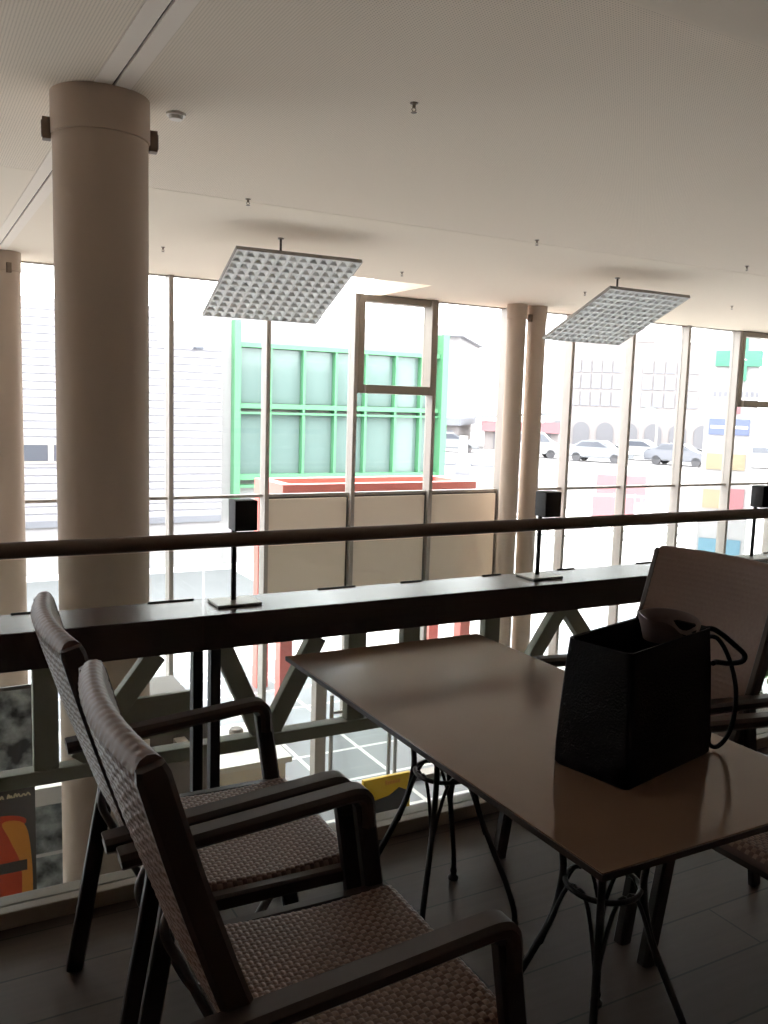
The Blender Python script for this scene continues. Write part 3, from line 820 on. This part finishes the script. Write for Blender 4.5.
# arched building
t = thing('arched_building', away(90, 3.0, ZP), 'pale distant building with an arcade of arches and grey window bands', 'building', rz=RZ)
obj('block', box(NB(), -8, 12, .4, 12, 0, 10.2), M['arch'], t, smooth=0)
obj('pediment', prism(NB(), [(-2.4, 10.2), (2.2, 10.2), (2.2, 11.2), (-.1, 12.0), (-2.4, 11.2)], .3, 3), M['arch'], t, smooth=0)
for x0, x1 in ((-5.6, -.6), (1.2, 6.6), (8.2, 11.6)):
    b = NB(); n = 5
    for k in range(n):
        a = x0+(x1-x0)*k/n
        for z0, z1 in ((3.9, 5.3), (5.6, 7.0), (7.2, 8.4)): box(b, a+.08, a+(x1-x0)/n-.08, .3, .42, z0, z1)
    obj('window_band', b, M['bluegrey'], t, smooth=0)
for k in range(8):
    x = -6.6+2.3*k
    pts = [(x-.8, 0), (x-.8, 1.5)] + [(x-.8*math.cos(PI*q/10), 1.5+.8*math.sin(PI*q/10)) for q in range(1, 10)] + [(x+.8, 1.5), (x+.8, 0)]
    obj('arch', prism(NB(), pts, .3, .42), M['darkopening'], t, smooth=0)
t = thing('green_canopy', away(84, 4.8, ZP), 'small green canopy in front of the arches', 'canopy', rz=RZ)
obj('cover', lathe(NB(), [(1.1, 3.0), (1.05, 3.3), (.7, 3.7), (.1, 3.9)], n=20), M['canopy'], t)
b = NB()
for x, y in ((-.7, -.7), (.7, -.7), (.7, .7), (-.7, .7)): cyl(b, (x, y, 0), (x, y, 3.05), .06, n=10)
obj('post', b, M['steel'], t)
# kiosk with red fascia
t = thing('red_fascia_kiosk', away(72, -5.2, ZP), 'low building with a dark sloping roof edge and red fascia, left of the arched building', 'kiosk', rz=RZ)
obj('block', box(NB(), -3.6, 2.4, .6, 6, 0, 2.0), M['arch'], t, smooth=0)
obj('fascia', box(NB(), -3.8, 2.6, 0, .5, 1.5, 2.35), M['pink'], t, smooth=0, label='red fascia board')
obj('roof', prism(NB(), [(-4.4, 2.5), (2.8, 3.0), (2.8, 3.25), (-4.4, 2.7)], -.3, 7), M['roofgrey'], t, smooth=0)
obj('opening', box(NB(), -2.8, 1.8, .5, .62, .1, 1.5), M['darkopening'], t, smooth=0)
# sheds further left
t = thing('warehouse', away(71, -14.2, ZP), 'low distant shed with a grey roof edge, left of the slender columns', 'shed', rz=RZ)
obj('wall', box(NB(), -4.0, 3.4, .3, 8, 0, 1.9), M['arch'], t, smooth=0)
obj('roof', box(NB(), -4.4, 3.7, -.5, 9, 1.9, 2.5), M['roofgrey'], t, smooth=0)
for k in range(6): obj('door', box(NB(), -3.6+1.15*k, -2.75+1.15*k, .22, .32, 0, 1.5), M['bluegrey'], t, smooth=0)
t = thing('distant_block', away(110, -27, ZL), 'tall pale distant block with a flat grey roof overhang, right of the green framed building', 'building', rz=RZ)
obj('block', box(NB(), -14, 10, 0, 20, 0, 13.2), M['render'], t, smooth=0)
obj('roof_overhang', box(NB(), -15, 10.8, -1.5, 20, 13.2, 14.1), M['roofgrey'], t, smooth=0)
b = NB(); box(b, 4.2, 7.6, -.08, .02, 8.2, 11.0)
obj('window', b, M['bluegrey'], t, smooth=0)
t = thing('ticket_machine', (25.1, 37.3, ZL), 'pale post with a grey box outside, left of the slender columns', 'ticket machine', rz=RZ)
obj('post', box(NB(), -.18, .18, -.18, .18, 0, 3.2), M['white'], t, smooth=0)
obj('cabinet', box(NB(), -.35, .45, -.35, .3, 0, 2.0, .03), M['bluegrey'], t, smooth=0)
obj('arm', sweep(NB(), [(-1.4, 0, 1.75), (1.6, 0, 1.75)], circ(.07, 8)), M['roofgrey'], t)
# red banners and fences
for i, (d, lat, w, z0, z1, mm, l) in enumerate(((42, 1.35, 1.1, .55, 1.75, 'pink', 'red mesh banner on the fence left of the sign tower'), (36, .9, .8, .4, 1.3, 'pink', 'smaller red banner on the nearer fence'), )):
    t = thing('fence_banner', away(d, lat, ZL), l, 'banner', rz=RZ)
    obj('sheet', box(NB(), -w, w, -.02, .02, z0, z1), M[mm], t, smooth=0)
    b = NB()
    for x in (-w, 0, w): cyl(b, (x, .05, 0), (x, .05, z1+.15), .03, n=8)
    obj('post', b, M['steel'], t)
def fence(d, lat0, lat1, h_, label):
    t = thing('rail_fence', away(d, 0, ZL), label, 'fence', rz=RZ)
    for z in (h_*.35, h_*.68, h_): obj('rail', box(NB(), lat0, lat1, -.03, .03, z-.05, z+.05), M['fence'], t, smooth=0)
    b = NB(); x = lat0
    while x <= lat1: box(b, x-.04, x+.04, -.04, .04, 0, h_); x += 1.8
    obj('post', b, M['fence'], t, smooth=0)
fence(40, -5, 6.5, 1.0, 'pale rail fence outside beyond the slender columns')
fence(31, -5, 3.5, .9, 'nearer pale rail fence outside, low in the right bays')

# sign tower with the green cross
pc = (19.17, 16.04)
pr = math.atan2(16.04, 19.17)-PI/2
t = thing('sign_tower', (pc[0], pc[1], ZL), 'tall white sign tower with a green cross and coloured panels outside at the right', 'sign', rz=pr)
obj('mast', box(NB(), -.62, .62, 0, .35, 0, 7.05, .01), M['render'], t, smooth=0)
u, v = .20, .57
cx, cz = .12, 6.15
pts = [(cx-v, cz-u), (cx-u, cz-u), (cx-u, cz-v), (cx+u, cz-v), (cx+u, cz-u), (cx+v, cz-u), (cx+v, cz+u), (cx+u, cz+u), (cx+u, cz+v), (cx-u, cz+v), (cx-u, cz+u), (cx-v, cz+u)]
cr = obj('cross', prism(NB(), pts, -.09, 0), M['cross'], t, smooth=0, label='green pharmacy cross')
q = .2
pts = [(cx-q*.55, cz-q), (cx+q*.1, cz-q), (cx+q*.1, cz-q*.2), (cx+q, cz-q*.2), (cx+q*.2, cz+q*.25), (cx+q*.05, cz+q), (cx-q*.2, cz+q*.2), (cx-q*.9, cz)]
obj('emblem', prism(NB(), pts, -.10, -.09), M['white'], cr, smooth=0)
b = NB()
for k in range(9): box(b, -.45+.13*k, -.37+.13*k, -.01, 0, 5.16, 5.30)
obj('lettering', b, M['bluegrey'], t, smooth=0)
for x0, x1, z0, z1, mm in ((.0, .25, 4.72, 5.0, 'pink'), (-.5, .5, 4.16, 4.58, 'blue'), (-.5, .46, 3.24, 3.66, 'orange'), (-.52, .0, 2.2, 2.7, 'orange'), (.02, .5, 2.16, 2.74, 'pink'), (-.55, .5, .66, 1.38, 'cyan')):
    obj('sign_panel', box(NB(), x0, x1, -.03, 0, z0, z1), M[mm], t, smooth=0)
b = NB(); box(b, -.46, .46, -.035, -.03, 4.33, 4.40)
obj('stripe', b, M['white'], t, smooth=0)

# ------------------------------------------------------------------ light, camera
w = bpy.data.worlds.new('overcast'); S.world = w; w.use_nodes = True
bg = w.node_tree.nodes['Background']; bg.inputs[0].default_value = (.97, .98, 1, 1); bg.inputs[1].default_value = 5.5
cam = bpy.data.cameras.new('camera'); co = bpy.data.objects.new('camera', cam); C.objects.link(co)
cam.sensor_fit = 'HORIZONTAL'; cam.sensor_width = 36; cam.lens = 879.35/768*36; cam.clip_start = .05; cam.clip_end = 500
Rm = ((0.876670, -0.480134, 0.030350), (0.032206, 0.121515, 0.992067), (-0.480013, -0.868738, 0.121992))
co.matrix_world = Matrix.Translation((0, 0, 1.5)) @ Matrix(((Rm[0][0], Rm[1][0], Rm[2][0]), (Rm[0][1], Rm[1][1], Rm[2][1]), (Rm[0][2], Rm[1][2], Rm[2][2]))).to_4x4()
S.camera = co
S.view_settings.view_transform = 'Standard'; S.view_settings.look = 'None'; S.view_settings.gamma = 1; S.view_settings.use_curve_mapping = False
S.view_settings.exposure = 0.88
S.cycles.max_bounces = 10; S.cycles.diffuse_bounces = 7; S.cycles.transparent_max_bounces = 24; S.cycles.glossy_bounces = 4
S.cycles.use_denoising = True
S.cycles.sample_clamp_indirect = 8
S.cycles.caustics_reflective = False; S.cycles.caustics_refractive = False
